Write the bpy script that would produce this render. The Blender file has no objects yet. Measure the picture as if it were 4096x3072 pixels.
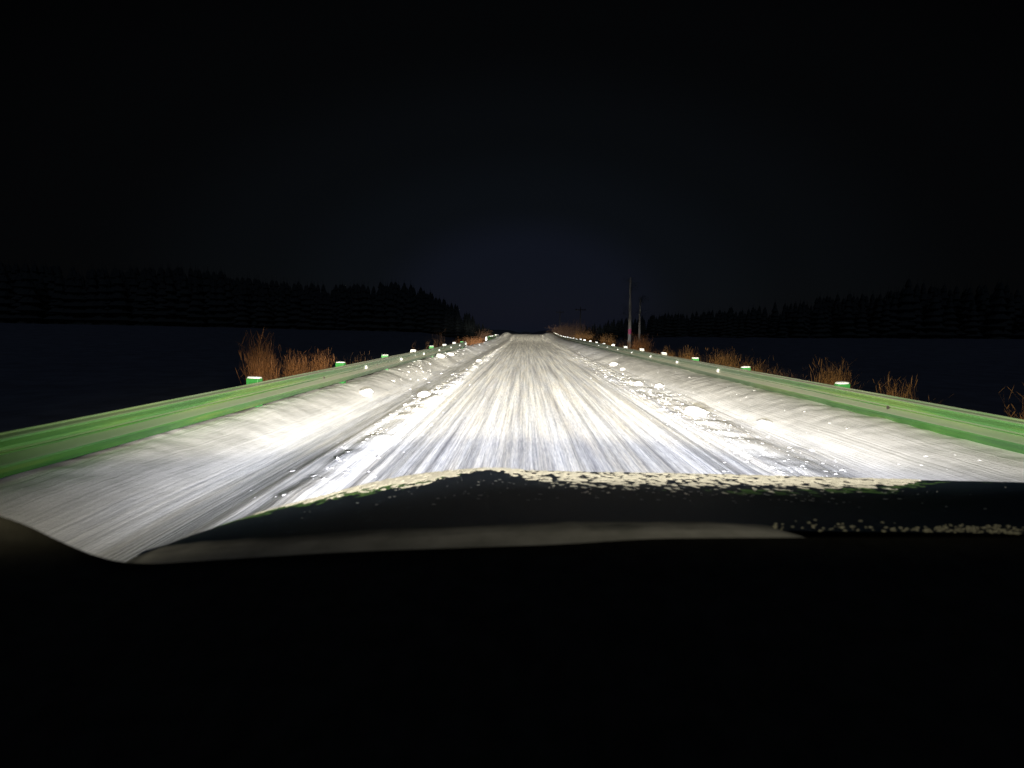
import bpy, bmesh, math, random
import numpy as np
from mathutils import Matrix, Vector, noise
random.seed(7)
rng = np.random.default_rng(7)
PI = math.pi
R_ = math.radians
SC = bpy.context.scene
COL = SC.collection

# ------------------------------------------------------------------ camera
# the driver's eye, 1.6 m above the road, looking a little left of and below the road's far end
CAM_H = 1.6
F = 2214.0                       # focal length in photograph pixels (4096 wide)
v1 = Vector((54, 216, -F)).normalized()
hx = Vector((1, -.0153, 0))
upc = hx.cross(v1).normalized()
xc = v1.cross(upc)
W2C = Matrix((xc, v1, upc)).transposed()
cam = bpy.data.cameras.new('camera')
cam.sensor_width = 36
cam.lens = 36 * F / 4096
cam.clip_start = .02
cam.clip_end = 3000
cam.dof.use_dof = True
cam.dof.focus_distance = 14
cam.dof.aperture_fstop = 4.5
camo = bpy.data.objects.new('camera', cam)
COL.objects.link(camo)
camo.matrix_world = Matrix.Translation((0, 0, CAM_H)) @ W2C.transposed().to_4x4()
SC.camera = camo

# ------------------------------------------------------------------ night sky
SC.view_settings.view_transform = 'Standard'
SC.view_settings.look = 'None'
SC.view_settings.exposure = 0
SC.view_settings.gamma = 1
SC.view_settings.use_curve_mapping = False
w = bpy.data.worlds.new('World')
SC.world = w
w.use_nodes = True
nt = w.node_tree
nt.nodes.clear()
N, L = nt.nodes.new, nt.links.new


def mth(tree, op, a, b=None, c=None, clamp=False):
    n = tree.nodes.new('ShaderNodeMath')
    n.operation = op
    n.use_clamp = clamp
    for k, v in enumerate((a, b, c)):
        if v is None:
            continue
        if isinstance(v, (int, float)):
            n.inputs[k].default_value = v
        else:
            tree.links.new(v, n.inputs[k])
    return n.outputs[0]


sky = N('ShaderNodeTexSky')
sky.sky_type = 'NISHITA'
sky.sun_disc = False
sky.sun_elevation = R_(-8)
sky.sun_rotation = R_(0)
bg1 = N('ShaderNodeBackground')
bg1.inputs[1].default_value = .05
L(sky.outputs[0], bg1.inputs[0])
# glow put into the sky for headlight haze and lens vignette, fading outwards
tc = N('ShaderNodeTexCoord')
dp = N('ShaderNodeSeparateXYZ')
L(tc.outputs['Generated'], dp.inputs[0])
gx_ = mth(nt, 'MULTIPLY', dp.outputs[0], .95)
gz_ = mth(nt, 'MULTIPLY', mth(nt, 'SUBTRACT', dp.outputs[2], .03), 1.45)
ang = mth(nt, 'SQRT', mth(nt, 'ADD', mth(nt, 'POWER', mth(nt, 'ABSOLUTE', gx_), 2), mth(nt, 'POWER', mth(nt, 'ABSOLUTE', gz_), 2)))
ang = mth(nt, 'ADD', ang, mth(nt, 'LESS_THAN', dp.outputs[1], 0))
rp = N('ShaderNodeValToRGB')
L(mth(nt, 'DIVIDE', ang, 1.2), rp.inputs[0])
cr = rp.color_ramp
cr.interpolation = 'EASE'
stops = [(0, (.0050, .0064, .0118)), (.13, (.0048, .0061, .0112)), (.23, (.0031, .0041, .0058)), (.36, (.0022, .0028, .0036)),
         (.52, (.0012, .0014, .0017)), (.72, (.0004, .0004, .0005)), (1, (.0002, .0002, .0002))]
while len(cr.elements) < len(stops):
    cr.elements.new(.5)
for e, (p, c) in zip(cr.elements, stops):
    e.position = p
    e.color = (*c, 1)
bg2 = N('ShaderNodeBackground')
L(rp.outputs[0], bg2.inputs[0])
bg2.inputs[1].default_value = 1
ad = N('ShaderNodeAddShader')
L(bg1.outputs[0], ad.inputs[0])
L(bg2.outputs[0], ad.inputs[1])
wo = N('ShaderNodeOutputWorld')
L(ad.outputs[0], wo.inputs[0])

# added fill with no seen source, lifts the field: very weak, blue, broad
ml = bpy.data.lights.new('field_fill', 'SUN')
ml.energy = .06
ml.angle = R_(25)
ml.color = (.46, .60, 1)
mo = bpy.data.objects.new('field_fill', ml)
mo.rotation_euler = (R_(40), 0, R_(10))
COL.objects.link(mo)


# ------------------------------------------------------------------ the car's lamps
def beam_lamp(name, loc, H, colour, energy, lstops, dmax, width, spill, azl, azr, radius=.05, cutlow=None, side=.3, cx=0.0, fan=0.0):
    """A lamp with a beam pattern, as a reflector gives it: more candela towards the far road, less towards the near road.
    The pattern is a function of the lamp's own outgoing direction."""
    ld = bpy.data.lights.new(name, 'POINT')
    ld.energy = energy
    ld.color = colour
    ld.shadow_soft_size = radius
    ld.use_nodes = True
    t = ld.node_tree
    t.nodes.clear()
    n_ = t.nodes.new
    tcn = n_('ShaderNodeTexCoord')
    sp = n_('ShaderNodeSeparateXYZ')
    t.links.new(tcn.outputs['Normal'], sp.inputs[0])
    nx, ny, nz = sp.outputs
    M = lambda *a, **k: mth(t, *a, **k)
    dn = M('MAXIMUM', M('MULTIPLY', nz, -1), H / dmax)
    r = M('DIVIDE', H, dn)                                    # slant distance to a level road
    xg = M('MULTIPLY', nx, r)
    yg = M('MULTIPLY', ny, r)
    rp_ = n_('ShaderNodeValToRGB')
    t.links.new(M('DIVIDE', M('LOGARITHM', M('MAXIMUM', M('ADD', yg, M('MULTIPLY', M('MAXIMUM', M('SUBTRACT', M('ABSOLUTE', M('SUBTRACT', xg, cx)), 1.5), 0), fan)), 1.0), 10), 2.3), rp_.inputs[0])
    c_ = rp_.color_ramp
    c_.interpolation = 'LINEAR'
    while len(c_.elements) < len(lstops):
        c_.elements.new(.5)
    for e_, (p_, v_) in zip(c_.elements, lstops):
        e_.position = min(1, math.log10(p_) / 2.3)
        e_.color = (v_, v_, v_, 1)
    I = M('MULTIPLY', rp_.outputs[0], M('POWER', r, 3))
    I = M('MULTIPLY', I, 1 / H)
    # width of the beam on the road, with a little spill beyond
    gx = M('POWER', M('ABSOLUTE', M('DIVIDE', M('SUBTRACT', xg, cx), width)), 7)
    gy = M('POWER', M('ABSOLUTE', M('DIVIDE', M('SUBTRACT', xg, cx), 8.2)), 6)
    G = M('ADD', M('DIVIDE', 1 - side, M('ADD', gx, 1)), M('DIVIDE', M('MULTIPLY', side, M('MINIMUM', M('POWER', M('DIVIDE', 30.0, M('MAXIMUM', yg, 1.0)), 1.7), 1.0)), M('ADD', gy, 1)))
    G = M('ADD', G, spill)
    I = M('MULTIPLY', I, G)
    # azimuth limits left and right
    az = M('ARCTAN2', nx, ny)
    mr = n_('ShaderNodeMapRange'); mr.interpolation_type = 'SMOOTHSTEP'
    t.links.new(az, mr.inputs[0])
    mr.inputs[1].default_value = -R_(azl[1]); mr.inputs[2].default_value = -R_(azl[0])
    mr2 = n_('ShaderNodeMapRange'); mr2.interpolation_type = 'SMOOTHSTEP'
    t.links.new(az, mr2.inputs[0])
    mr2.inputs[1].default_value = R_(azr[1]); mr2.inputs[2].default_value = R_(azr[0])
    I = M('MULTIPLY', M('MULTIPLY', I, mr.outputs[0]), mr2.outputs[0])
    # above the horizon the beam dies away
    mu = n_('ShaderNodeMapRange'); mu.interpolation_type = 'SMOOTHSTEP'
    t.links.new(nz, mu.inputs[0])
    mu.inputs[1].default_value = .058; mu.inputs[2].default_value = -.012
    I = M('MULTIPLY', I, M('POWER', mu.outputs[0], 1.6))
    if cutlow:                                                # spill straight down over the bonnet
        mc = n_('ShaderNodeMapRange'); mc.interpolation_type = 'SMOOTHSTEP'
        hz = M('DIVIDE', .8, M('MAXIMUM', M('MULTIPLY', nz, -1), .05))
        t.links.new(M('ADD', M('MULTIPLY', ny, hz), M('MULTIPLY', M('MAXIMUM', M('SUBTRACT', M('MULTIPLY', M('MULTIPLY', nx, hz), -1), .5), 0), .9)), mc.inputs[0])
        mc.inputs[1].default_value = .72; mc.inputs[2].default_value = 1.22
        mc2 = n_('ShaderNodeMapRange'); mc2.interpolation_type = 'SMOOTHSTEP'
        t.links.new(nz, mc2.inputs[0])
        mc2.inputs[1].default_value = -.16; mc2.inputs[2].default_value = -.40
        mc3 = n_('ShaderNodeMapRange'); mc3.interpolation_type = 'SMOOTHSTEP'
        t.links.new(ny, mc3.inputs[0])
        mc3.inputs[1].default_value = .12; mc3.inputs[2].default_value = .26
        I = M('ADD', I, M('MULTIPLY', M('MULTIPLY', M('ADD', mc.outputs[0], M('MULTIPLY', mc3.outputs[0], .015)), mc2.outputs[0]), cutlow))
    em = n_('ShaderNodeEmission')
    t.links.new(I, em.inputs[1])
    ou = n_('ShaderNodeOutputLight')
    t.links.new(em.outputs[0], ou.inputs[0])
    o = bpy.data.objects.new(name, ld)
    o.location = loc
    COL.objects.link(o)
    return o


WARM = (1.0, .92, .72)
BLUE = (.87, .89, 1.0)
bar = beam_lamp('roof_lamp', (.36, .55, 1.98), 1.98, WARM, 52.0,
                [(1, 0), (7.2, 0), (8.1, .50), (11, .70), (16, .60), (28, .46), (60, .33), (120, .22), (190, .1)],
                92, 3.55, .0012, (35, 57), (44, 64), .10, cutlow=5.0, side=.19, cx=.0, fan=.62)
for x_ in (-.25, 1.0):
    beam_lamp('headlight_lamp', (x_, 2.12, .78), .78, BLUE, 47.0,
              [(1, .36), (3.2, .52), (6, .5), (10, .30), (20, .12), (40, .06), (120, .03), (190, .02)],
              30, 3.6 if x_ < 0 else 3.1, .002, (30, 72), (40, 75), .05, side=.06 if x_ < 0 else .04, cx=.40 - x_)


# ------------------------------------------------------------------ helpers
def mat(name):
    m = bpy.data.materials.new(name)
    m.use_nodes = True
    t = m.node_tree
    b = t.nodes['Principled BSDF']
    return m, t, b


def noise_node(t, scale, detail=4, rough=.55, vec=None, vscale=None):
    n = t.nodes.new('ShaderNodeTexNoise')
    n.inputs['Scale'].default_value = scale
    n.inputs['Detail'].default_value = detail
    n.inputs['Roughness'].default_value = rough
    tcn = t.nodes.new('ShaderNodeTexCoord')
    src = tcn.outputs['Object']
    if vscale:
        mp = t.nodes.new('ShaderNodeMapping')
        mp.inputs['Scale'].default_value = vscale
        t.links.new(src, mp.inputs[0])
        src = mp.outputs[0]
    t.links.new(src, n.inputs['Vector'])
    return n.outputs['Fac']


def ramp(t, fac, stops, interp='LINEAR'):
    r = t.nodes.new('ShaderNodeValToRGB')
    r.color_ramp.interpolation = interp
    while len(r.color_ramp.elements) < len(stops):
        r.color_ramp.elements.new(.5)
    for e, (p, c) in zip(r.color_ramp.elements, stops):
        e.position = p
        e.color = (*c, 1) if len(c) == 3 else c
    t.links.new(fac, r.inputs[0])
    return r.outputs[0]


def mixc(t, fac, a, b, mode='MIX'):
    n = t.nodes.new('ShaderNodeMix')
    n.data_type = 'RGBA'
    n.blend_type = mode
    for k, v in ((0, fac), (6, a), (7, b)):
        if isinstance(v, (int, float)):
            n.inputs[k].default_value = v
        elif isinstance(v, tuple):
            n.inputs[k].default_value = (*v, 1)
        else:
            t.links.new(v, n.inputs[k])
    return n.outputs[2]


def bump(t, b, h, dist=.01, strength=1.0):
    n = t.nodes.new('ShaderNodeBump')
    n.inputs['Distance'].default_value = dist
    n.inputs['Strength'].default_value = strength
    t.links.new(h, n.inputs['Height'])
    t.links.new(n.outputs[0], b.inputs['Normal'])


def me_obj(name, verts, faces, m=None, parent=None, smooth=False, loc=None):
    me = bpy.data.meshes.new(name)
    if isinstance(verts, np.ndarray):
        verts = verts.tolist()
    if isinstance(faces, np.ndarray):
        faces = faces.tolist()
    me.from_pydata(verts, [], faces)
    me.update()
    if m:
        me.materials.append(m)
    if smooth:
        me.polygons.foreach_set('use_smooth', [True] * len(me.polygons))
    o = bpy.data.objects.new(name, me)
    COL.objects.link(o)
    if parent:
        o.parent = parent
    if loc:
        o.location = loc
    return o


def tag(o, label=None, cat=None, group=None, kind=None):
    if label: o['label'] = label
    if cat: o['category'] = cat
    if group: o['group'] = group
    if kind: o['kind'] = kind
    return o


def empty(name, loc=(0, 0, 0)):
    o = bpy.data.objects.new(name, None)
    o.empty_display_size = .2
    o.location = loc
    COL.objects.link(o)
    return o


def grid_faces(nr, nc):
    i = np.arange(nr - 1)[:, None] * nc + np.arange(nc - 1)[None, :]
    i = i.ravel()
    return np.stack([i, i + 1, i + nc + 1, i + nc], 1)


# smooth value noise in numpy
_T = rng.random((257, 257))


def vn(x, y=0.0, seed=0):
    x = np.asarray(x, float) + seed * 17.31
    y = np.asarray(y, float) + seed * 9.77
    x, y = np.broadcast_arrays(x, y)
    xi = np.floor(x).astype(int); yi = np.floor(y).astype(int)
    fx = x - xi; fy = y - yi
    fx = fx * fx * (3 - 2 * fx); fy = fy * fy * (3 - 2 * fy)
    a = _T[xi % 256, yi % 256]; b = _T[(xi + 1) % 256, yi % 256]
    c = _T[xi % 256, (yi + 1) % 256]; d = _T[(xi + 1) % 256, (yi + 1) % 256]
    return (a * (1 - fx) + b * fx) * (1 - fy) + (c * (1 - fx) + d * fx) * fy - .5


def fbm(x, y, o=4, seed=0):
    s = 0; a = 1
    for k in range(o):
        s = s + a * vn(x * 2 ** k, y * 2 ** k, seed + k * 3)
        a *= .5
    return s


def sstep(a, b, x):
    t = np.clip((np.asarray(x, float) - a) / (b - a), 0, 1)
    return t * t * (3 - 2 * t)


# ------------------------------------------------------------------ terrain
XL, XR = -4.04, 5.16             # the two guardrails


def elev(y):                     # the road climbs gently to a crest about 120 m away
    y = np.asarray(y, float)
    return .68 * sstep(70, 124, y) - 2.8 * sstep(119, 190, y)


def road_z(x, y):
    """snow road between the rails, banks included"""
    x = np.asarray(x, float); y = np.asarray(y, float)
    z = np.zeros(np.broadcast(x, y).shape)
    # ruts and ridges pressed along the road, wandering a little
    xw = x + .10 * vn(y / 14, 0, 5) + .05 * vn(y / 4, 0, 6)
    flat = 1 - sstep(2.3, 3.1, -x) - sstep(2.9, 3.6, x) * .8
    z += .020 * vn(xw * 1.6, y * .02, 1) + flat * (.022 * vn(xw * 5.5, y * .05, 2) + .012 * vn(xw * 14, y * .12, 3))
    # two deep wheel tracks
    for c in (-.35, 1.25, -1.75, 2.55):
        z -= .018 * np.exp(-((xw - c) / .17) ** 2)
    # slush ridge and scraped gutter at the left, crumbs at the right
    z += .05 * np.exp(-((xw + 2.15 + .12 * vn(y * .8, 0, 9)) / .22) ** 2) * (.5 + 1.2 * np.clip(vn(y * 2.5, xw * 2, 8) + .3, 0, 1))
    z -= .025 * np.exp(-((xw + 2.85) / .22) ** 2)
    z += .03 * np.exp(-((xw - 3.35) / .45) ** 2) * (.6 + 1.6 * vn(y * 3, xw * 3, 11))
    # banks up to the rails
    lb = sstep(2.95, 4.0, -x + .18 * vn(y * .5, 0, 12))
    rb = sstep(3.65, 5.0, x + .2 * vn(y * .45, 0, 13))
    z += lb * (.36 + .06 * vn(y * .55, x * .8, 14) + .035 * vn(y * 1.9, x * 2.5, 15) + .02 * vn(y * 6, x * 6, 19))
    z += rb * (.40 + .035 * vn(y * .5, x * .8, 16) + .022 * vn(y * 1.5, x * 3, 17) + .02 * vn(y * 5, x * 6, 18))
    # lumpier bank tops far away on the left
    z += lb * .10 * np.clip(vn(y * 1.1, x * 1.4, 21) + .1, 0, 1) * sstep(14, 30, y)
    # the bank falls off behind the rail
    z -= sstep(.12, .9, XL - x) * .7 + sstep(.15, .9, x - XR) * .7
    return z + elev(y)


def field_z(x, y):
    x = np.asarray(x, float); y = np.asarray(y, float)
    dl = np.maximum(XL - .5 - x, x - XR - .5)
    z = -.15 - 4.4 * sstep(0, 11, dl)
    z = z + 5.6 * sstep(60, 330, np.hypot(x, y) * (dl > 0)) * sstep(3, 40, dl) + .25 * fbm(x / 9, y / 9, 3, 40) * sstep(0, 4, dl)
    return z + elev(y) * (1 - sstep(10, 60, dl))


# materials: snow of the road
m_snow, t, b = mat('packed_snow')
b.inputs['Roughness'].default_value = .62
b.inputs['Specular IOR Level'].default_value = .25
streak = noise_node(t, 1, 5, .62, vscale=(11, .11, 1))
streak2 = noise_node(t, 1, 3, .6, vscale=(32, .40, 1))
broad = noise_node(t, 1, 3, .5, vscale=(2.6, .07, 1))
grain = noise_node(t, 26, 4, .7)
fine = noise_node(t, 1, 4, .65, vscale=(48, 3.2, 10))
a1 = ramp(t, streak, [(.33, (.46, .46, .47)), (.47, (.74, .735, .72)), (.60, (.97, .96, .93))])
a2 = ramp(t, streak2, [(.32, (.66, .66, .68)), (.50, (1.0, .99, .97))])
a3 = ramp(t, broad, [(.36, (.76, .76, .78)), (.52, (1, 1, 1))])
road_c = mixc(t, 1, mixc(t, 1, a1, a2, 'MULTIPLY'), a3, 'MULTIPLY')
road_c = mixc(t, 1, road_c, ramp(t, fine, [(.3, (.72, .72, .73)), (.62, (1.12, 1.12, 1.1))]), 'MULTIPLY')
road_c = mixc(t, 1, road_c, ramp(t, noise_node(t, 1, 4, .6, vscale=(5, .35, 1)), [(.4, (.97, .98, 1.0)), (.56, (1, .985, .95)), (.70, (1, .96, .88))]), 'MULTIPLY')
# grey scraped ice strip on the left, clean snow on the banks
tco = t.nodes.new('ShaderNodeTexCoord')
sx = t.nodes.new('ShaderNodeSeparateXYZ')
t.links.new(tco.outputs['Object'], sx.inputs[0])
X = sx.outputs[0]
wob = mth(t, 'MULTIPLY', mth(t, 'SUBTRACT', noise_node(t, 1, 3, .6, vscale=(2.0, .35, 1)), .5), .9)
Xw = mth(t, 'ADD', X, wob)
ice = mth(t, 'MULTIPLY', ramp(t, mth(t, 'ABSOLUTE', mth(t, 'ADD', Xw, 2.72)), [(.18, (1, 1, 1)), (.55, (0, 0, 0))]), .5)
icec = ramp(t, noise_node(t, 1, 5, .7, vscale=(9, .5, 1)), [(.34, (.18, .185, .18)), (.47, (.50, .50, .48)), (.60, (.78, .77, .75))])
road_c = mixc(t, ice, road_c, icec)
bankc = ramp(t, noise_node(t, 1, 5, .6, vscale=(3.5, 1.2, 3)), [(.3, (.66, .65, .61)), (.6, (.86, .84, .79))])
bankl = ramp(t, mth(t, 'MULTIPLY', Xw, -.2), [(.60, (0, 0, 0)), (.68, (1, 1, 1))])
bankr = ramp(t, mth(t, 'MULTIPLY', Xw, .2), [(.72, (0, 0, 0)), (.82, (1, 1, 1))])
bf = mth(t, 'MAXIMUM', bankl, bankr)
t.links.new(mixc(t, bf, road_c, bankc), b.inputs['Base Color'])
hh = mth(t, 'ADD', mth(t, 'MULTIPLY', streak2, .6), mth(t, 'MULTIPLY', grain, .5))
hh = mth(t, 'ADD', hh, mth(t, 'MULTIPLY', streak, 1.0))
bump(t, b, hh, .02, .55)

# road mesh: fine across, rows that spread with distance
xs = np.concatenate([np.arange(-5.2, -3, .04), np.arange(-3, 3.9, .03), np.arange(3.9, 6.3, .05)])
ys = [2.2]
while ys[-1] < 195:
    ys.append(ys[-1] + max(.035, ys[-1] * .0050))
ys = np.array([-3, -1, 0, 1] + ys)
Xg, Yg = np.meshgrid(xs, ys)
Zg = road_z(Xg, Yg)
Zg[:, 0] -= .6; Zg[:, -1] -= .6
road = me_obj('road', np.stack([Xg.ravel(), Yg.ravel(), Zg.ravel()], 1), grid_faces(len(ys), len(xs)), m_snow, smooth=True)
tag(road, 'snow-covered road pressed into long streaks between two guardrails', kind='structure')

# the land beyond the rails
m_field, t, b = mat('frosted_marsh')
b.inputs['Roughness'].default_value = .9
fc = ramp(t, noise_node(t, .35, 6, .65), [(.35, (.22, .225, .235)), (.5, (.27, .28, .30)), (.66, (.33, .34, .36))])
t.links.new(fc, b.inputs['Base Color'])
bump(t, b, noise_node(t, 3, 5, .6), .1, .25)
fx = np.concatenate([-np.geomspace(900, 6, 90), np.linspace(-5.4, 6.4, 14), np.geomspace(7, 900, 90)])
fy = np.concatenate([[-200, -60, -20, -8], np.linspace(-4, 60, 90), np.geomspace(61, 1500, 90)])
Xf, Yf = np.meshgrid(fx, fy)
Zf = field_z(Xf, Yf)
inside = (Xf > -5.0) & (Xf < 6.1)
Zf = np.where(inside, elev(Yf) - .9, Zf)
ground = me_obj('ground', np.stack([Xf.ravel(), Yf.ravel(), Zf.ravel()], 1), grid_faces(len(fy), len(fx)), m_field, smooth=True)
tag(ground, 'dark frosted land beyond the guardrails', kind='structure')

# ------------------------------------------------------------------ loose snow
m_lump, t, b = mat('loose_snow')
b.inputs['Roughness'].default_value = .7
lc = ramp(t, noise_node(t, 30, 3), [(.3, (.52, .51, .49)), (.6, (.86, .85, .82))])
t.links.new(lc, b.inputs['Base Color'])
bump(t, b, noise_node(t, 60, 4, .7), .01, .6)

bm = bmesh.new()
bmesh.ops.create_icosphere(bm, subdivisions=1, radius=1)
ico1 = np.array([v.co[:] for v in bm.verts]); ico1f = np.array([[v.index for v in f.verts] for f in bm.faces]); bm.free()
bm = bmesh.new()
bmesh.ops.create_icosphere(bm, subdivisions=3, radius=1)
ico3 = np.array([v.co[:] for v in bm.verts]); ico3f = np.array([[v.index for v in f.verts] for f in bm.faces]); bm.free()

vs, fs = [], []
nv = 0


def lump(x, y, s):
    global nv
    s *= .72 if y > 22 else 1
    v = ico1 * (1 + rng.uniform(-.5, .45, (len(ico1), 1)))
    a = rng.uniform(0, 6.28)
    c, sn = math.cos(a), math.sin(a)
    v = v * np.array([s, s * rng.uniform(.8, 1.6), s * rng.uniform(.35, .7)])
    v = np.stack([v[:, 0] * c - v[:, 1] * sn, v[:, 0] * sn + v[:, 1] * c, v[:, 2]], 1)
    v += np.array([x, y, float(road_z(x, y)) - s * .12])
    vs.append(v); fs.append(ico1f + nv); nv += len(v)


def scatter(n, xm, sd, smin, smax, y0=4.5, y1=110, k=3.0):
    for _ in range(n):
        # density falls with distance
        y = y0 * (y1 / y0) ** (rng.random() ** .8)
        x = xm + rng.normal() * sd
        s = smin + (smax - smin) * rng.random() ** k
        lump(x, y, s)


scatter(560, -2.2, .2, .007, .045)
scatter(200, -3.35, .22, .010, .055, 12)
scatter(240, -3.8, .12, .02, .09, 16)
scatter(1500, 3.35, .35, .007, .036)
scatter(260, 2.8, .35, .006, .02)
scatter(110, 4.5, .25, .010, .035)
scatter(160, -1.6, .3, .006, .02)
scatter(90, .8, 1.2, .005, .012, 12)
me_obj('snow_crumbs', np.concatenate(vs), np.concatenate(fs), m_lump, smooth=False)
tag(bpy.data.objects['snow_crumbs'], 'loose white snow crumbs in rows along both road edges', 'snow', kind='stuff')

chunks = [
    (4.02, 25.0, .21, 'big white snow chunk lying alone where the right bank begins, with smaller lump nearby'),
    (3.95, 22.4, .12, 'smaller snow lump just nearer than the big chunk by the right bank'),
    (3.36, 10.8, .21, 'bright flattened snow chunk nearest the car on the right crumb row'),
    (3.86, 15.9, .13, 'snow chunk on right crumb row, outer one of a close pair'),
    (3.44, 16.7, .13, 'snow chunk on right crumb row, inner one of a close pair'),
    (-2.36, 12.9, .15, 'white snow chunk on the left slush ridge between car track and gutter'),
    (-3.45, 11.9, .16, 'lone snow chunk at the foot of the left bank'),
    (4.05, 9.3, .12, 'low snow chunk at foot of the right bank, closest to the hood'),
    (-3.75, 24.5, .22, 'rounded snow mound on left bank pressed against guardrail bottom, nearer one'),
    (-3.72, 27.5, .20, 'rounded snow mound on left bank pressed against guardrail bottom, farther one'),
    (-2.25, 27.0, .14, 'round snow ball on the far part of the left slush ridge'),
]
for (x, y, s, lb) in chunks:
    n = np.array([noise.fractal(Vector(p) * 1.7 + Vector((x, y, 0)), 1, 2, 4) for p in ico3])
    v = ico3 * (1 + .28 * n[:, None]) * np.array([s, s * 1.25, s * .62])
    v[:, 2] = np.maximum(v[:, 2], -.2 * s)
    o = me_obj('snow_chunk', v, ico3f, m_lump, smooth=True, loc=(x, y, float(road_z(x, y)) + .12 * s))
    tag(o, lb, 'snow chunk', 'larger snow chunks along the road edges')

# ------------------------------------------------------------------ guardrails
m_rail, t, b = mat('green_rail_far_dimmed')
b.inputs['Roughness'].default_value = .5
b.inputs['Metallic'].default_value = .15
geo = t.nodes.new('ShaderNodeNewGeometry')
sn = t.nodes.new('ShaderNodeSeparateXYZ')
t.links.new(geo.outputs['Normal'], sn.inputs[0])
tco = t.nodes.new('ShaderNodeTexCoord')
so = t.nodes.new('ShaderNodeSeparateXYZ')
t.links.new(tco.outputs['Object'], so.inputs[0])
up = mth(t, 'ADD', sn.outputs[2], mth(t, 'MULTIPLY', mth(t, 'SUBTRACT', noise_node(t, 1, 4, .6, vscale=(3, .8, 6)), .5), .55))
frost = ramp(t, up, [(.28, (0, 0, 0)), (.55, (1, 1, 1))])
# green greys with distance, then darkens in colour in place of weaker beam light
greyed = ramp(t, mth(t, 'ADD', mth(t, 'MULTIPLY', so.outputs[1], .034), mth(t, 'MULTIPLY', mth(t, 'SUBTRACT', noise_node(t, 1, 3, vscale=(1, .25, 1)), .5), .25)),
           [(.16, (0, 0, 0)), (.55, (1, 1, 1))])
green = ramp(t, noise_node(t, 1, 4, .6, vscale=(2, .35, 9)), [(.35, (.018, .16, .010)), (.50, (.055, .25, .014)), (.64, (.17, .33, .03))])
far_dimmed = mixc(t, ramp(t, mth(t, 'MULTIPLY', so.outputs[1], .01), [(.3, (0, 0, 0)), (.6, (1, 1, 1))]), (.20, .23, .20), (.05, .055, .05))
paint = mixc(t, mth(t, 'MULTIPLY', greyed, .82), green, far_dimmed)
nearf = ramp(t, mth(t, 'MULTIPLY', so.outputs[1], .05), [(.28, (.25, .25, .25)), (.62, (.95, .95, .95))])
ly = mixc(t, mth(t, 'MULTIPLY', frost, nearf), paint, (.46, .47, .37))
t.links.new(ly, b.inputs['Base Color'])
m_post, t, b = mat('green_post')
b.inputs['Roughness'].default_value = .5
t.links.new(ramp(t, noise_node(t, 8, 3), [(.3, (.02, .17, .03)), (.7, (.045, .27, .055))]), b.inputs['Base Color'])
m_postg, t, b = mat('galvanised_post')
b.inputs['Roughness'].default_value = .45
b.inputs['Metallic'].default_value = .3
t.links.new(ramp(t, noise_node(t, 8, 3), [(.3, (.45, .47, .45)), (.7, (.65, .67, .64))]), b.inputs['Base Color'])
m_cap, t, b = mat('settled_snow')
b.inputs['Roughness'].default_value = .7
t.links.new(ramp(t, noise_node(t, 20, 3), [(.3, (.75, .75, .73)), (.7, (.93, .93, .91))]), b.inputs['Base Color'])

m_bolt, t, b = mat('rusty_bolt')
b.inputs['Base Color'].default_value = (.06, .05, .04, 1)
b.inputs['Roughness'].default_value = .6
PROF = [(-.004, .752), (.006, .748), (.012, .735), (.060, .722), (.070, .714), (.068, .696), (.016, .650), (.006, .636), (.006, .612), (.024, .600), (.006, .588), (.010, .576),
        (.075, .526), (.085, .514), (.083, .496), (.035, .437), (.012, .415), (.004, .400), (-.004, .398)]


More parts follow.
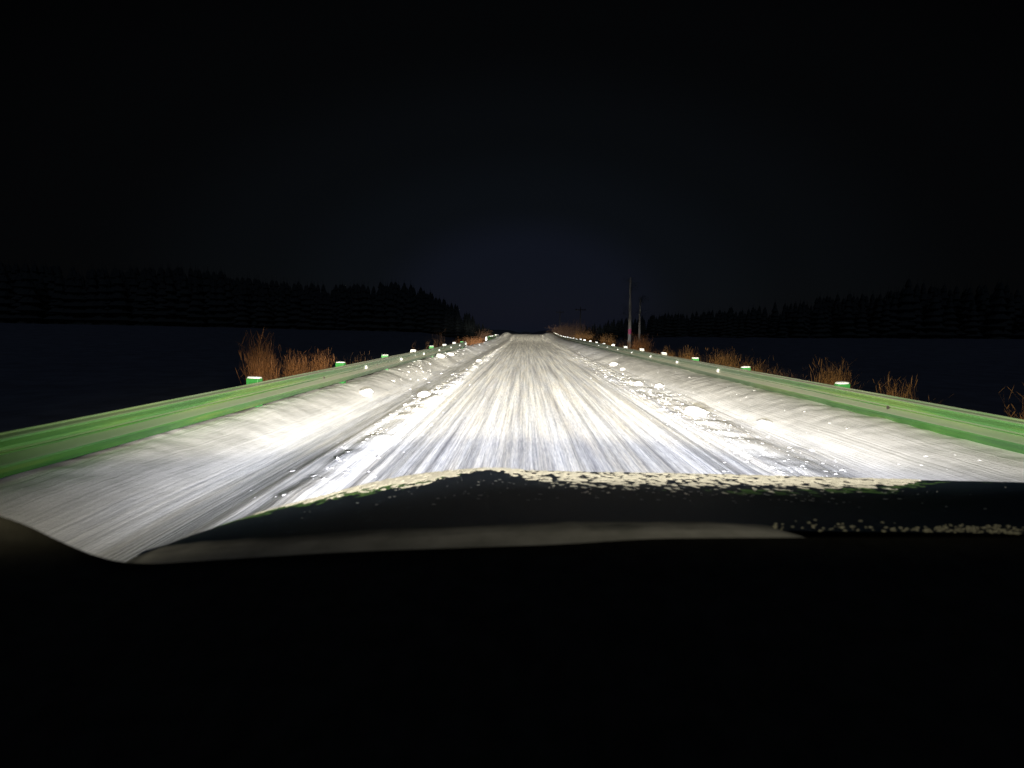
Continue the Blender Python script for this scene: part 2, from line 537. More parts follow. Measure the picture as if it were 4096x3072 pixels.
def rail(name, X0, side, y0, y1, label, post0, dents, skip=0):
    """side = -1: rail on the left (faces +x)"""
    root = empty(name, (X0, y0, float(elev(y0))))
    tag(root, label, 'guardrail', 'guardrails along the snowy road')
    yy = np.arange(y0, y1 + .01, .25)
    V = []
    s = -side
    for y in yy:
        e = float(elev(y)) - float(elev(y0))
        wz = .012 * float(vn(y / 3.3, 0, 30 + X0)) * dents
        wx = .03 * float(vn(y / 5.1, 0, 50 + X0)) * dents
        endf = 1.0
        for (px, pz) in PROF:
            V.append((s * px + wx + s * .007 * (int((y - post0 + 40) / 4) % 2), y - y0, pz + e + wz))
    nc = len(PROF)
    Fc = grid_faces(len(yy), nc)
    o = me_obj('rail_beam', V, Fc, m_rail, root, smooth=False)
    md = o.modifiers.new('solid', 'SOLIDIFY')
    md.thickness = .004
    # rounded end shoe
    if y1 < 100:
        e = float(elev(y1)) - float(elev(y0))
        vv, ff = [], []
        for k in range(9):
            a = PI * k / 8
            for z in (.40, .46, .56, .66, .75):
                bul = .05 * math.sin(PI * (z - .40) / .35)
                vv.append((s * (.03 + (.16 + bul) * -math.cos(a) * .5 - .05), y1 - y0 + .0 + (.16 + bul) * math.sin(a), z + e))
        o = me_obj('end_shoe', vv, grid_faces(9, 5), m_postg, root, smooth=True)
        md = o.modifiers.new('solid', 'SOLIDIFY'); md.thickness = .006
    # posts behind the rail, each with its snow cap; splash of snow caught in the valley
    k = 0
    y = post0
    while y < y1:
        e = float(elev(y)) - float(elev(y0))
        far = y > 18
        pm = m_post if (not far or k % 3 == 1 and side < 0) else m_postg
        bmp = bmesh.new()
        wX, wY = (.19, .14)
        zt = .812 + random.uniform(-.022, .018)
        xo = X0 - s * (.02 + wX / 2)
        r = bmesh.ops.create_cube(bmp, size=1)
        bmesh.ops.scale(bmp, vec=(wX, wY, zt + 1.2), verts=bmp.verts)
        bmesh.ops.translate(bmp, vec=(0, 0, (zt - 1.2) / 2), verts=bmp.verts)
        bmesh.ops.bevel(bmp, geom=bmp.edges[:], offset=.008, segments=1, affect='EDGES')
        me = bpy.data.meshes.new('post'); bmp.to_mesh(me); bmp.free(); me.materials.append(pm)
        po = bpy.data.objects.new('post', me); COL.objects.link(po); po.parent = root
        po.location = (xo - X0, y - y0, e)
        po.rotation_euler = (R_(random.uniform(-2, 2)), R_(random.uniform(-2.5, 2.5)), R_(random.uniform(-6, 6)))
        if y > 50 or (y > 30 and k % 2):
            k += 1; y += 4.0
            continue
        # snow cap
        n = np.array([noise.noise(Vector(p) * 1.3 + Vector((k, X0, 2))) for p in ico3])
        hgt = (.03 if not far else .034) * random.uniform(.5, 1.15)
        cv = ico3 * (1 + .2 * n[:, None])
        cv = np.sign(cv) * np.abs(cv) ** .7 * np.array([wX * .54, wY * .56, hgt])
        cv[:, 2] = np.maximum(cv[:, 2], -.004)
        cp = me_obj('snow_cap', cv, ico3f, m_cap, po, smooth=True, loc=(0, 0, zt + .002))
        k += 1
        y += 4.0
    for yb in (post0 + 2.6 - 4 * (side > 0), post0 + 6.6 - 4 * (side > 0), post0 + 10.6 - 4 * (side > 0)):
        bmx = bmesh.new(); bmesh.ops.create_cone(bmx, segments=12, radius1=.028, radius2=.02, depth=.02, cap_ends=True)
        bmesh.ops.rotate(bmx, matrix=Matrix.Rotation(PI / 2, 3, 'Y'), verts=bmx.verts)
        me = bpy.data.meshes.new('bolt'); bmx.to_mesh(me); bmx.free(); me.materials.append(m_bolt)
        c2 = bpy.data.objects.new('bolt', me); COL.objects.link(c2); c2.parent = root
        c2.location = (s * .028, yb - y0, .590 + float(elev(yb)) - float(elev(y0)))
    y = post0 + 1.55
    while y < y1 - 1:
        e = float(elev(y)) - float(elev(y0))
        if 12 < y < 40:
            n = np.array([noise.noise(Vector(p) * 1.5 + Vector((y, X0, 5))) for p in ico3])
            cv = ico3 * (1 + .4 * n[:, None]) * np.array([.035, .10, .045])
            me_obj('snow_splash', cv, ico3f, m_cap, root, smooth=True, loc=(s * .03, y - y0, .60 + e))
        y += 4.0
    return root


rail('guardrail', XL, -1, -1.5, 37.4, 'green guardrail on the left side ending in a rounded end beyond snow mounds', 8.34, 1.0)
rail('guardrail', XR, 1, -1.5, 104, 'long green guardrail on the right side running to the road crest', 1.26, .8)
rail('guardrail', XL - .1, -1, 60.0, 84, 'short grey stretch of guardrail far ahead on the left before the crest', 60.5, 1.0)


# ------------------------------------------------------------------ dry shrubs and reeds
def plant_mat(name, c0, c1):
    m, t, b = mat(name)
    b.inputs['Roughness'].default_value = .8
    t.links.new(ramp(t, noise_node(t, 5, 3), [(.3, c0), (.7, c1)]), b.inputs['Base Color'])
    return m


m_gold = plant_mat('golden_straw', (.11, .055, .014), (.28, .135, .035))
m_rust = plant_mat('rusty_twigs', (.12, .052, .018), (.30, .125, .038))
m_brown = plant_mat('brown_twigs', (.06, .032, .015), (.14, .07, .03))


def shrub(x, y, h, wdt, m, n, label, group, kind='dry_shrub', base=None, upright=.5):
    z0 = float(field_z(x, y)) if base is None else base
    if x > 0 and y < 60:
        h *= .9; wdt *= .72
    V, Fc = [], []
    for _ in range(n):
        a = rng.uniform(0, 2 * PI)
        bx, by = rng.normal() * wdt * .22, rng.normal() * wdt * .22
        tx, ty = bx + math.cos(a) * wdt * .5 * rng.random() ** upright, by + math.sin(a) * wdt * .5 * rng.random() ** upright
        hh_ = h * rng.uniform(.45, 1.0)
        P = [Vector((bx, by, -.1)), Vector(((bx * .7 + tx * .3), (by * .7 + ty * .3), hh_ * .5)), Vector((tx, ty, hh_ * .85)), Vector((tx + rng.normal() * .08, ty + rng.normal() * .08, hh_))]
        r0 = rng.uniform(.0018, .0045) * (1 + y * .012)
        sidev = Vector((math.cos(a + 1.3), math.sin(a + 1.3), 0))
        i0 = len(V)
        for k, p in enumerate(P):
            rr = r0 * (1 - k * .27)
            V += [tuple(p - sidev * rr), tuple(p + sidev * rr)]
        for k in range(3):
            q = i0 + 2 * k
            Fc.append((q, q + 1, q + 3, q + 2))
        # side twigs and seed heads
        for _k in range(3):
            f = rng.uniform(.3, 1)
            p = P[1].lerp(P[2], f) if f < .9 else P[3]
            d = Vector((rng.normal() * .7, rng.normal() * .7, rng.uniform(.3, 1))).normalized() * rng.uniform(.06, .2) * h
            s2 = Vector((-d.y, d.x, 0)).normalized() * r0 * rng.uniform(.8, 2.0)
            i1 = len(V)
            V += [tuple(p - s2 * .5), tuple(p + s2 * .5), tuple(p + d * .6 + s2), tuple(p + d), tuple(p + d * .6 - s2)]
            Fc.append((i1, i1 + 1, i1 + 2, i1 + 3, i1 + 4))
    o = me_obj(kind, V, Fc, m, loc=(x, y, z0))
    tag(o, label, 'shrub', group)
    return o


GL = 'dry shrubs behind the left guardrail'
GR = 'dry shrubs behind the right guardrail'
shrub(-5.6, 11.6, 1.75, .5, m_rust, 420, 'tall rusty shrub farthest left, behind the nearest green post top', GL, base=-.35)
shrub(-5.35, 12.9, 1.30, .5, m_rust, 420, 'rusty bushy shrub right of the tallest one behind the left guardrail', GL, base=-.3)
shrub(-5.2, 14.0, 1.30, .4, m_rust, 300, 'orange leaning shrub behind the left guardrail, last of the three near ones', GL, base=-.3)
shrub(-5.3, 17.6, 1.05, 1.0, m_brown, 120, 'sparse low brown shrub behind the left rail beside second green post top', GL, base=-.3)
for k, (y, h) in enumerate([(27, 1.3), (30.5, 1.45), (33.4, 1.8), (35.6, 2.0)]):
    shrub(-5.4, y, h, .35, m_brown, 26, 'thin dark stem clump rising behind far half of left guardrail', 'thin stems behind the left guardrail', base=-.3)
for k, (x, y, h, ww, n) in enumerate([(-4.6, 40, .75, 1.3, 260), (-4.7, 43.5, .9, 1.4, 260), (-4.6, 47.5, .95, 1.4, 240), (-4.6, 51.5, .9, 1.3, 220)]):
    shrub(x, y, h, ww, m_rust, n, 'reddish brush on the left bank just past the guardrail end', 'brush past the left guardrail end', base=.05)
shrub(-4.9, 66, 1.4, 1.6, m_brown, 260, 'brown brush clump far left close to the crest', 'far brush by the crest', base=.2)

m_far = plant_mat('far_dimmed_twigs', (.035, .018, .010), (.09, .045, .022))  # darkened copy of the brown twigs, stands in for weaker far light
right = [
    (6.9, 7.4, 1.35, .9, m_gold, 170, 'dim golden shrub farthest right behind the right guardrail, by the picture edge'),
    (6.9, 10.3, 1.35, .8, m_gold, 150, 'faint brown shrub between the two nearest green post tops and the edge'),
    (6.9, 12.5, 1.55, .85, m_gold, 300, 'bright orange shrub left of the nearest green post top on the right'),
    (6.7, 14.6, 1.2, .9, m_brown, 160, 'low brown shrub between the two nearest right post tops'),
    (6.9, 17.0, 1.35, 1.2, m_gold, 200, 'low olive shrub above the second green post top'),
    (6.8, 19.0, 1.6, 1.5, m_gold, 260, 'wide dim golden shrub right of the third post top'),
    (6.5, 22.0, 1.55, .9, m_gold, 230, 'brown upright shrub just left of the wide dim golden one'),
    (6.6, 25.6, 1.4, .7, m_gold, 150, 'small tan shrub between the big rust bush and the brown upright one'),
    (6.6, 28.0, 1.2, .8, m_rust, 120, 'thin reddish shrub directly right of the two tree trunks'),
    (6.7, 32.5, 2.0, 1.35, m_rust, 520, 'large bright rust coloured bush at the foot of the two tree trunks'),
    (6.6, 38.0, 1.5, .7, m_brown, 130, 'slim brown shrub just left of the nearer tree trunk'),
    (6.6, 43.0, 1.95, .8, m_gold, 240, 'upright tan shrub left of the nearer tree trunk, right one of two'),
    (6.6, 47.0, 1.9, .9, m_gold, 260, 'upright tan shrub left of the nearer tree trunk, left one of two'),
    (6.4, 58.0, 2.0, 1.9, m_gold, 420, 'bright golden brush patch midway between the trunks and the crest'),
    (6.4, 64.0, 2.0, 1.8, m_gold, 380, 'golden brush beside the bright golden patch, toward the crest'),
]
for (x, y, h, ww, m, n, lb) in right:
    shrub(x, y, h, ww, m, n, lb, GR, base=-.35 + float(elev(y)))
for k in range(16):
    y = 8.5 + k * 2.05 + random.uniform(-.5, .5)
    shrub(random.uniform(6.5, 7.6), y, random.uniform(.85, 1.15), random.uniform(.9, 1.5), random.choice([m_brown, m_gold, m_brown]), 110,
          'low dim brown brush in the strip behind the right guardrail', 'low brush behind the right guardrail', base=-.35)
for k in range(10):
    y = 70 + k * 4.6
    x = 6.2 + random.uniform(-.3, 1.6)
    shrub(x, y, random.uniform(1.4, 3.4), random.uniform(1.8, 3.0), m_far, 200,
          'far thin brown shrub in the row running up to the crest', 'far shrubs by the crest', base=-.2 + float(elev(y)))


# ------------------------------------------------------------------ trees
m_bark, t, b = mat('pine_bark')
b.inputs['Roughness'].default_value = .9
t.links.new(ramp(t, noise_node(t, 1, 5, .65, vscale=(6, 6, 1.5)), [(.3, (.22, .20, .18)), (.65, (.58, .55, .51))]), b.inputs['Base Color'])
bump(t, b, noise_node(t, 1, 5, .65, vscale=(14, 14, 3)), .05, .8)
m_need, t, b = mat('dark_needles')
b.inputs['Roughness'].default_value = .9
t.links.new(ramp(t, noise_node(t, 2, 3), [(.3, (.006, .008, .006)), (.7, (.014, .018, .012))]), b.inputs['Base Color'])
m_pink, t, b = mat('pink_marking_paint')
b.inputs['Base Color'].default_value = (.75, .12, .28, 1)


def trunk_mesh(h, r, lean, bend, seed):
    V = []; nr, nc = 40, 14
    for i in range(nr):
        f = i / (nr - 1)
        cx = lean * f * h + bend * math.sin(f * 3 + seed)
        rr = r * (1.25 - .25 * min(1, f * 8)) * (1 - .62 * f)
        for k in range(nc):
            a = 2 * PI * k / nc
            q = rr * (1 + .08 * noise.noise(Vector((math.cos(a) * 2, math.sin(a) * 2, f * h * .6 + seed))))
            V.append((cx + q * math.cos(a), q * math.sin(a), f * h))
    Fc = []
    for i in range(nr - 1):
        for k in range(nc):
            Fc.append((i * nc + k, i * nc + (k + 1) % nc, (i + 1) * nc + (k + 1) % nc, (i + 1) * nc + k))
    return V, Fc


def needle_crown(h0, h1, rad, lean, n, low=0):
    """needle tufts carried by limbs"""
    V, Fc = [], []
    zs = [h0 + (h1 - h0) * rng.random() ** .8 for _ in range(n)]
    for z in zs:
        a = rng.uniform(0, 2 * PI)
        f = (z - h0) / (h1 - h0)
        R0 = rad * (1 - .55 * f) * rng.uniform(.5, 1)
        ln = lean * z
        # limb
        s = Vector((-math.sin(a), math.cos(a), 0)) * .025
        p0 = Vector((ln, 0, z)); p1 = Vector((ln + R0 * math.cos(a), R0 * math.sin(a), z + .25 * R0))
        i = len(V); V += [tuple(p0 - s), tuple(p0 + s), tuple(p1 + s * .3), tuple(p1 - s * .3)]; Fc.append((i, i + 1, i + 2, i + 3))
        for _ in range(26):
            c = p0.lerp(p1, rng.uniform(.45, 1.08)) + Vector(rng.normal(size=3) * .16)
            d = Vector(rng.normal(size=3)).normalized() * .20
            e = Vector(rng.normal(size=3)).cross(d).normalized() * .012
            i = len(V); V += [tuple(c - d), tuple(c + e), tuple(c + d)]; Fc.append((i, i + 1, i + 2))
    return V, Fc


def pine(x, y, h, r, lean, seed, label, base):
    o = empty('bare_tree', (x, y, base))
    tag(o, label, 'tree', 'bare trees behind the right guardrail')
    V, Fc = trunk_mesh(h, r, lean, .05, seed)
    tr = me_obj('trunk', V, Fc, m_bark, o, smooth=True)
    V, Fc = needle_crown(h * .55, h * 1.0, .9, lean, 12)
    me_obj('crown', V, Fc, m_need, o)
    return o, tr


p1, tr1 = pine(8.15, 44, 7.4, .175, .004, 1, 'pale tree trunk with pink mark behind right guardrail, nearer of the two', -1.6)
# pink spray mark on the trunk
vv = []
for i in range(6):
    for k in range(6):
        a = R_(-150 + 22 * k)
        z = 3.0 + i * .08 + .03 * math.sin(k * 2)
        rr = .179 * (1 - .62 * z / 7.4)
        vv.append((.004 * z + .05 * math.sin(z / 7.4 * 3 + 1) + (rr + .006) * math.cos(a), (rr + .006) * math.sin(a), z))
me_obj('paint_mark', vv, grid_faces(6, 6), m_pink, tr1, smooth=True)
pine(10.1, 49.5, 6.4, .15, .005, 2.2, 'dimmer slim tree trunk right of the one with the pink mark', -1.8)
# faint single low branch of needles left of the nearer pine
# faint poles farther up the road
m_wood, t, b = mat('grey_pole_wood')
b.inputs['Roughness'].default_value = .9
t.links.new(ramp(t, noise_node(t, 1, 3, vscale=(4, 4, .6)), [(.3, (.010, .009, .008)), (.7, (.024, .022, .02))]), b.inputs['Base Color'])


def pole(x, y, h, label):
    o = empty('utility_pole', (x, y, -1 + float(elev(y))))
    tag(o, label, 'utility pole', 'utility poles by the far road')
    V, Fc = trunk_mesh(h, .13, 0, 0, 3)
    me_obj('pole_shaft', V, Fc, m_wood, o, smooth=True)
    bmx = bmesh.new()
    bmesh.ops.create_cube(bmx, size=1)
    bmesh.ops.scale(bmx, vec=(1.7, .1, .12), verts=bmx.verts)
    bmesh.ops.bevel(bmx, geom=bmx.edges[:], offset=.015, segments=1, affect='EDGES')
    me = bpy.data.meshes.new('crossarm'); bmx.to_mesh(me); bmx.free(); me.materials.append(m_wood)
    c = bpy.data.objects.new('crossarm', me); COL.objects.link(c); c.parent = o; c.location = (0, -.13, h - .5)
    for q in (-.7, 0, .7):
        bmx = bmesh.new(); bmesh.ops.create_cone(bmx, segments=10, radius1=.05, radius2=.035, depth=.16, cap_ends=True)
        me = bpy.data.meshes.new('insulator'); bmx.to_mesh(me); bmx.free(); me.materials.append(m_wood)
        c2 = bpy.data.objects.new('insulator', me); COL.objects.link(c2); c2.parent = c; c2.location = (q, 0, .14)


pole(8.6, 88, 6.2, 'faint utility pole behind the far golden brush, nearer and taller looking')
pole(7.6, 124, 6.5, 'faintest utility pole close to the road crest, farthest away')

# far forest: conifers that read as one dark mass
m_for, t, b = mat('night_conifers')
b.inputs['Roughness'].default_value = 1
b.inputs['Specular IOR Level'].default_value = 0
b.inputs['Base Color'].default_value = (.12, .13, .11, 1)


def conifer(V, Fc, x, y, z, h):
    i0 = len(V)
    lay = 9
    cols = 9
    for k in range(lay):
        f = k / (lay - 1)
        rr = h * .22 * (1 - f) ** .8 + .05
        for q in range(cols):
            a = 2 * PI * q / cols + k
            for (m_, dz) in ((rng.uniform(.75, 1.25), 0), (.45, h * .09)):
                V.append((x + rr * m_ * math.cos(a + (.35 if dz else 0)), y + rr * m_ * math.sin(a + (.35 if dz else 0)), z + f * h * .93 + dz))
    for k in range(lay):
        for q in range(cols):
            a0 = i0 + (k * cols + q) * 2; b0 = i0 + (k * cols + (q + 1) % cols) * 2
            Fc.append((a0, b0, b0 + 1, a0 + 1))
            if k < lay - 1:
                a1 = i0 + ((k + 1) * cols + q) * 2; b1 = i0 + ((k + 1) * cols + (q + 1) % cols) * 2
                Fc.append((a0 + 1, b0 + 1, b1, a1))


def forest(label, pts):
    V, Fc = [], []
    for (x, y, h) in pts:
        conifer(V, Fc, x, y, float(field_z(x, y)) - 1, h)
    o = me_obj('forest', V, Fc, m_for)
    tag(o, label, 'forest', kind='stuff')


pts = []
for k in range(900):
    sxp = rng.uniform(-300, 1990)                  # bearing of the tree, as a picture column
    y = rng.uniform(250, 360)
    x = (sxp - 2102) / 2214 * y
    top = 31 - 2 * math.sin(sxp / 170) if sxp < 1640 else 31 - (sxp - 1640) / 350 * 25
    if sxp < 900:
        top += 4 + (900 - sxp) / 900 * 6
    pts.append((x, y, top * (y / 330) * rng.uniform(.72, 1.03)))
forest('dark conifer wood across the field on the left, falling toward the road', pts)
pts = []
for k in range(700):
    sxp = rng.uniform(2230, 4300)
    y = rng.uniform(230, 330)
    x = (sxp - 2102) / 2214 * y
    top = 7 + min(1, max(0, (sxp - 2230) / 1000)) * 11 + 8 * min(1, max(0, (sxp - 3150) / 400))
    pts.append((x, y, top * rng.uniform(.7, 1.05)))
forest('dark conifer wood beyond the land on the right', pts)

# ------------------------------------------------------------------ the car, seen from its driver's seat
m_hood, t, b = mat('dark_car_paint')
b.inputs['Roughness'].default_value = .6
b.inputs['Coat Weight'].default_value = .0
b.inputs['Coat Roughness'].default_value = .3
b.inputs['Specular IOR Level'].default_value = .06
b.inputs['Base Color'].default_value = (.012, .020, .018, 1)
dust = ramp(t, noise_node(t, 1, 4, .7, vscale=(60, 18, 40)), [(.60, (.005, .0095, .019)), (.72, (.026, .038, .058))])
t.links.new(dust, b.inputs['Base Color'])
bump(t, b, noise_node(t, 300, 2), .0006, .5)
m_frost, t, b = mat('hood_snow')
b.inputs['Roughness'].default_value = .75
t.links.new(ramp(t, noise_node(t, 90, 3), [(.3, (.66, .64, .58)), (.7, (.85, .83, .77))]), b.inputs['Base Color'])
bump(t, b, noise_node(t, 220, 3), .003, .7)
m_green, t, b = mat('green_highlight')  # green light fringe below the bonnet snow, put in as colour
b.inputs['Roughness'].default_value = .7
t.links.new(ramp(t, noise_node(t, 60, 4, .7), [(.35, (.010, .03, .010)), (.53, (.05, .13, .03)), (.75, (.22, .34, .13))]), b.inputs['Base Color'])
m_cowl, t, b = mat('cowl_grime_snow')
b.inputs['Roughness'].default_value = .9
cg = ramp(t, noise_node(t, 14, 4, .6), [(.3, (.20, .20, .17)), (.7, (.36, .35, .31))])
tq = t.nodes.new('ShaderNodeTexCoord'); sq = t.nodes.new('ShaderNodeSeparateXYZ'); t.links.new(tq.outputs['Object'], sq.inputs[0])
# colour darkens towards the bonnet seam, in an uneven edge
ed = mth(t, 'ADD', mth(t, 'MULTIPLY', mth(t, 'ADD', sq.outputs[1], .245), 14), mth(t, 'MULTIPLY', mth(t, 'SUBTRACT', noise_node(t, 1, 5, .7, vscale=(8, 40, 1)), .5), .9))
t.links.new(mixc(t, ramp(t, ed, [(.25, (0, 0, 0)), (1.0, (1, 1, 1))]), cg, (.012, .016, .02)), b.inputs['Base Color'])
m_dash, t, b = mat('dashboard_plastic')
b.inputs['Roughness'].default_value = .85
b.inputs['Specular IOR Level'].default_value = .1
t.links.new(ramp(t, noise_node(t, 40, 3), [(.3, (.045, .042, .03)), (.7, (.075, .07, .05))]), b.inputs['Base Color'])
m_door, t, b = mat('door_trim')
b.inputs['Roughness'].default_value = .9
t.links.new(ramp(t, noise_node(t, 9, 3), [(.3, (.16, .135, .11)), (.7, (.26, .22, .18))]), b.inputs['Base Color'])

car = empty('car', (.36, 1.0, 0))
tag(car, 'dark car seen over its snow edged hood from the driver seat', 'car')
CX, CY = .36, 1.0

OUT = [(-.584, .85, 1.236), (-.580, 1.0, 1.205), (-.574, 1.12, 1.192), (-.541, 1.3, 1.174), (-.44, 1.6, 1.142), (-.323, 1.78, 1.125), (-.141, 1.88, 1.117),
       (.139, 1.92, 1.1055), (.534, 1.92, 1.107), (.934, 1.85, 1.123), (1.115, 1.72, 1.154), (1.20, 1.62, 1.179), (1.27, 1.4, 1.236), (1.30, 1.2, 1.287)]
REAR = [(-.59, .80, 1.245), (-.575, .80, 1.250), (-.56, .80, 1.256), (-.50, .80, 1.266), (-.36, .80, 1.278), (-.24, .80, 1.290), (-.08, .80, 1.302),
        (.079, .80, 1.312), (.282, .80, 1.317), (.386, .80, 1.312), (.60, .80, 1.314), (.75, .80, 1.315), (.95, .80, 1.318), (1.2, .80, 1.32)]


def spl(P, u):
    """Catmull-Rom through P at u in 0..len-1"""
    i = min(int(u), len(P) - 2)
    f = u - i
    g = lambda k: Vector(P[max(0, min(len(P) - 1, k))])
    a, b_, c, d = g(i - 1), g(i), g(i + 1), g(i + 2)
    return .5 * ((2 * b_) + (c - a) * f + (2 * a - 5 * b_ + 4 * c - d) * f * f + (3 * b_ - a - 3 * c + d) * f ** 3)


NU, NVv = 260, 60


def hood_pt(u, v):
    o = spl(OUT, u); r = spl(REAR, u)
    p = r.lerp(o, v)
    p.z += .030 * v * (1 - v)
    # raised centre panel and its crease
    p.z += .006 * math.exp(-((p.x + .10) / .10) ** 2) * math.exp(-((v - .93) / .16) ** 2) * (1 - sstep(.97, 1, v))
    return p


V = []
rows = []
for j in range(NVv):
    v = j / (NVv - 1)
    for i in range(NU):
        p = hood_pt(i / (NU - 1) * (len(OUT) - 1), v)
        V.append((p.x - CX, p.y - CY, p.z))
# nose rolling down in front
cen = Vector((.36, .9, 0))
for j in range(1, 9):
    a = PI / 2 * j / 8
    for i in range(NU):
        o = spl(OUT, i / (NU - 1) * (len(OUT) - 1))
        d = Vector((o.x - cen.x, o.y - cen.y, 0)).normalized()
        p = o + d * .07 * math.sin(a) - Vector((0, 0, .07 * (1 - math.cos(a)) + (.035 if j else 0) * j / 8))
        V.append((p.x - CX, p.y - CY, p.z - .004))
for i in range(NU):
    x_, y_, z_ = V[-NU + 0] if False else V[(NVv + 7) * NU + i]
    V.append((x_, y_, z_ - .45))
me_obj('hood', V, grid_faces(NVv + 9, NU), m_hood, car, smooth=True)


def crust(name, m, band, thick, thr, sc, seed, NUc=900, NVc=40):
    """a thin sheet of snow or of painted green highlight on the bonnet that dips under the paint wherever there is none"""
    Vc = []
    for j in range(NVc):
        for i in range(NUc):
            u = i / (NUc - 1) * (len(OUT) - 1)
            lo, hi, cov = band(u)
            v = lo + (hi - lo) * j / (NVc - 1)
            p = hood_pt(u, min(v, 1))
            f = j / (NVc - 1)
            edge = min(1, (1 - f) / .05 + .35)
            h = float(fbm(p.x * sc, p.y * sc * .42, 3, seed)) * 1.0 + cov - thr - .55 * max(0, 1 - f / .42)
            h = min(h, .35) * edge - (1 - edge) * .15
            Vc.append((p.x - CX, p.y - CY, p.z + max(-.006, h * thick)))
    return me_obj(name, Vc, grid_faces(NVc, NUc), m, car, smooth=True)


def interp(xp, tab):
    return float(np.interp(xp, [a for a, _ in tab], [q for _, q in tab]))


def band_snow(u):
    lo = interp(u, [(0, .82), (1, .76), (2, .68), (3, .60), (4.5, .52), (5.2, .54), (5.6, .70), (5.9, .82), (6.1, .86), (6.3, .80), (6.55, .60), (6.9, .36), (7.2, .30), (8, .31), (9, .38), (10, .55), (10.6, .84), (11, .97), (13, .99)])
    cov = interp(u, [(0, -.6), (.6, .1), (1.2, .3), (5.0, .38), (6.3, .25), (6.8, .05), (8, .02), (9, .05), (10, .12), (10.6, .2), (11, -.5), (13, -.9)])
    return lo, 1.0, cov


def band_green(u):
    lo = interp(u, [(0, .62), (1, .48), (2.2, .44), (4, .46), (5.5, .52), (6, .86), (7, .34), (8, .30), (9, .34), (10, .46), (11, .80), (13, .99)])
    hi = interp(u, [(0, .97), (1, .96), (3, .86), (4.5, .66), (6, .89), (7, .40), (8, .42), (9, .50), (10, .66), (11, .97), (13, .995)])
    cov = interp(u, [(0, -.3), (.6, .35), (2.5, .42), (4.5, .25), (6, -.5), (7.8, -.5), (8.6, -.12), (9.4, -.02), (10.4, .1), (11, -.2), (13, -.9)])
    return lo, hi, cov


crust('snow_crust', m_frost, band_snow, .008, 0.0, 72, 60, 1300, 110)
crust('green_highlight_strip', m_green, band_green, .004, 0.0, 50, 70, 700, 40)

# stray snow flecks over the middle of the bonnet
V, Fc = [], []
for _ in range(260):
    u = np.clip(rng.normal(7.8, 1.6), .8, 12); v = rng.uniform(.22, .8)
    p = hood_pt(u, v)
    s = rng.uniform(.0009, .0026)
    vv = ico1 * np.array([s * rng.uniform(1, 2.4), s, s * .5]) + np.array([p.x - CX, p.y - CY, p.z + .0003])
    Fc += (ico1f + len(V)).tolist(); V += vv.tolist()
m_fleck, t, b = mat('melted_flecks')
b.inputs['Base Color'].default_value = (.20, .21, .22, 1)
b.inputs['Roughness'].default_value = .6
m_grain, t, b = mat('dirty_snow_grains')
b.inputs['Base Color'].default_value = (.42, .40, .27, 1)
b.inputs['Roughness'].default_value = .7
me_obj('snow_flecks', V, Fc, m_fleck, car, smooth=True)['kind'] = 'stuff'

# cowl strip between bonnet and windscreen, old snow lying on it
DASH = [(-.60, .6, 1.386), (-.553, .6, 1.364), (-.494, .6, 1.334), (-.45, .6, 1.324), (-.38, .6, 1.331), (-.203, .6, 1.347), (.06, .6, 1.363), (.134, .6, 1.371), (.29, .6, 1.376), (.521, .6, 1.382), (.63, .6, 1.384), (1.3, .6, 1.386)]


def dashz(x):
    xs_ = np.array([x - .04, x - .02, x, x + .02, x + .04])
    return float(np.interp(xs_, [p[0] for p in DASH], [p[2] for p in DASH]).mean())


V = []
NC = 240
rx = [p[0] for p in REAR]; rz = [p[2] for p in REAR]
for j in range(12):
    f = j / 11
    for i in range(NC):
        x = -.59 + 1.8 * i / (NC - 1)
        y = .825 - .150 * f
        zr = float(np.interp(x, rx, rz))
        # thin on the far right, a full strip elsewhere
        z = zr - max(0, y - .8) * .125 + .0012 - .012 * max(0, (f - .36)) + .0015 * float(fbm(x * 30, f * 3, 3, 80))
        z -= .03 * float(sstep(.36, .50, x))
        V.append((x - CX, y - CY, z))
me_obj('cowl', V, grid_faces(12, NC), m_cowl, car, smooth=True)
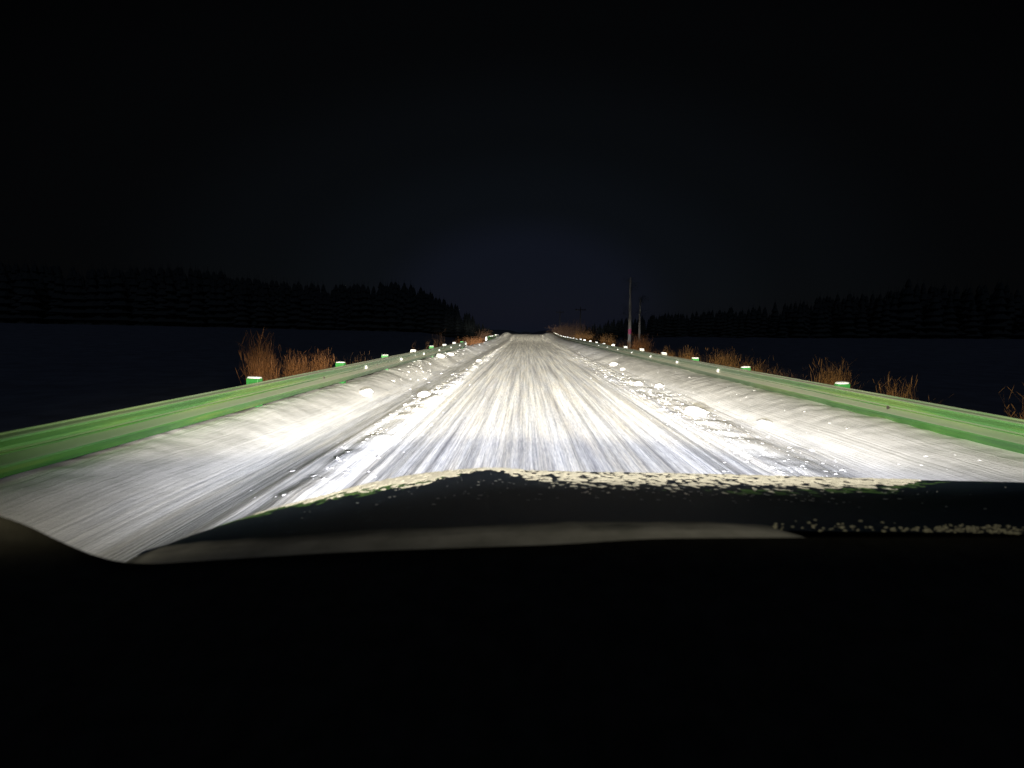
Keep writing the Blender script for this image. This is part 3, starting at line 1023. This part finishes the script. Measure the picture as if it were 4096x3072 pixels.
# coarse snow grains left on the cowl at the passenger side
V, Fc = [], []
for _ in range(330):
    p = hood_pt(float(np.clip(rng.normal(10.6, .9), 8.9, 12.2)), abs(rng.normal()) * .03)
    s = rng.uniform(.0008, .0022)
    vv = ico1 * np.array([s * 1.8, s * 1.2, s]) * (1 + rng.uniform(-.35, .35, (len(ico1), 1))) + np.array([p.x - CX, p.y - CY, p.z + .0005])
    Fc += (ico1f + len(V)).tolist(); V += vv.tolist()
me_obj('cowl_snow', V, Fc, m_grain, car, smooth=True)['kind'] = 'stuff'

# dashboard: its far edge hides the cowl's foot
V = []
dl = [0, .03, .09, .2, .35, .5, .62]
for j, d in enumerate([-.02] + dl + [.62]):
    for i in range(NC):
        x = -.60 + 1.9 * i / (NC - 1)
        zd = dashz(x)
        if j == 0:
            V.append((x - CX, .62 - CY, zd - .12))
        elif j == len(dl) + 1:
            V.append((x - CX, -.03 - CY, .7))
        else:
            V.append((x - CX, .6 - d - CY, zd - .18 * d - .10 * d * d - (.0 if d else 0)))
me_obj('dashboard', V, grid_faces(len(dl) + 2, NC), m_dash, car, smooth=True)

# door top and mirror corner at the driver's left
V = []
for j in range(10):
    f = j / 9
    for i in range(14):
        q = i / 13
        x = -.98 + .50 * q
        y = .62 - .55 * f
        z = 1.372 - .20 * max(0, q - .0) * .18 - .02 * f - .03 * (q ** 2)
        z += -.035 * (1 - f) * q
        V.append((x - CX, y - CY, z - .05))
me_obj('door_top', V, grid_faces(10, 14), m_door, car, smooth=True)

# windscreen: a clean pane leaning over the dashboard
m_glass, t, b = mat('clear_windscreen')
t.nodes.remove(b)
tr = t.nodes.new('ShaderNodeBsdfTransparent')
t.links.new(tr.outputs[0], t.nodes['Material Output'].inputs[0])
V = []
for j in range(8):
    f = j / 7
    for i in range(24):
        q = i / 23 * 2 - 1
        V.append((.36 + q * (.86 - .12 * f) - CX, .70 - .52 * f - .10 * q * q - CY, 1.27 + .62 * f))
me_obj('windshield', V, grid_faces(8, 24), m_glass, car, smooth=True)

for o in [o for o in COL.objects if o.type == 'LIGHT' and o.name != 'field_fill']:
    l = o.location.copy()
    o.parent = car
    o.location = l - Vector((CX, CY, 0))

SC.cycles.max_bounces = 6
SC.cycles.transparent_max_bounces = 16
SC.cycles.sample_clamp_indirect = 3
SC.cycles.use_denoising = True
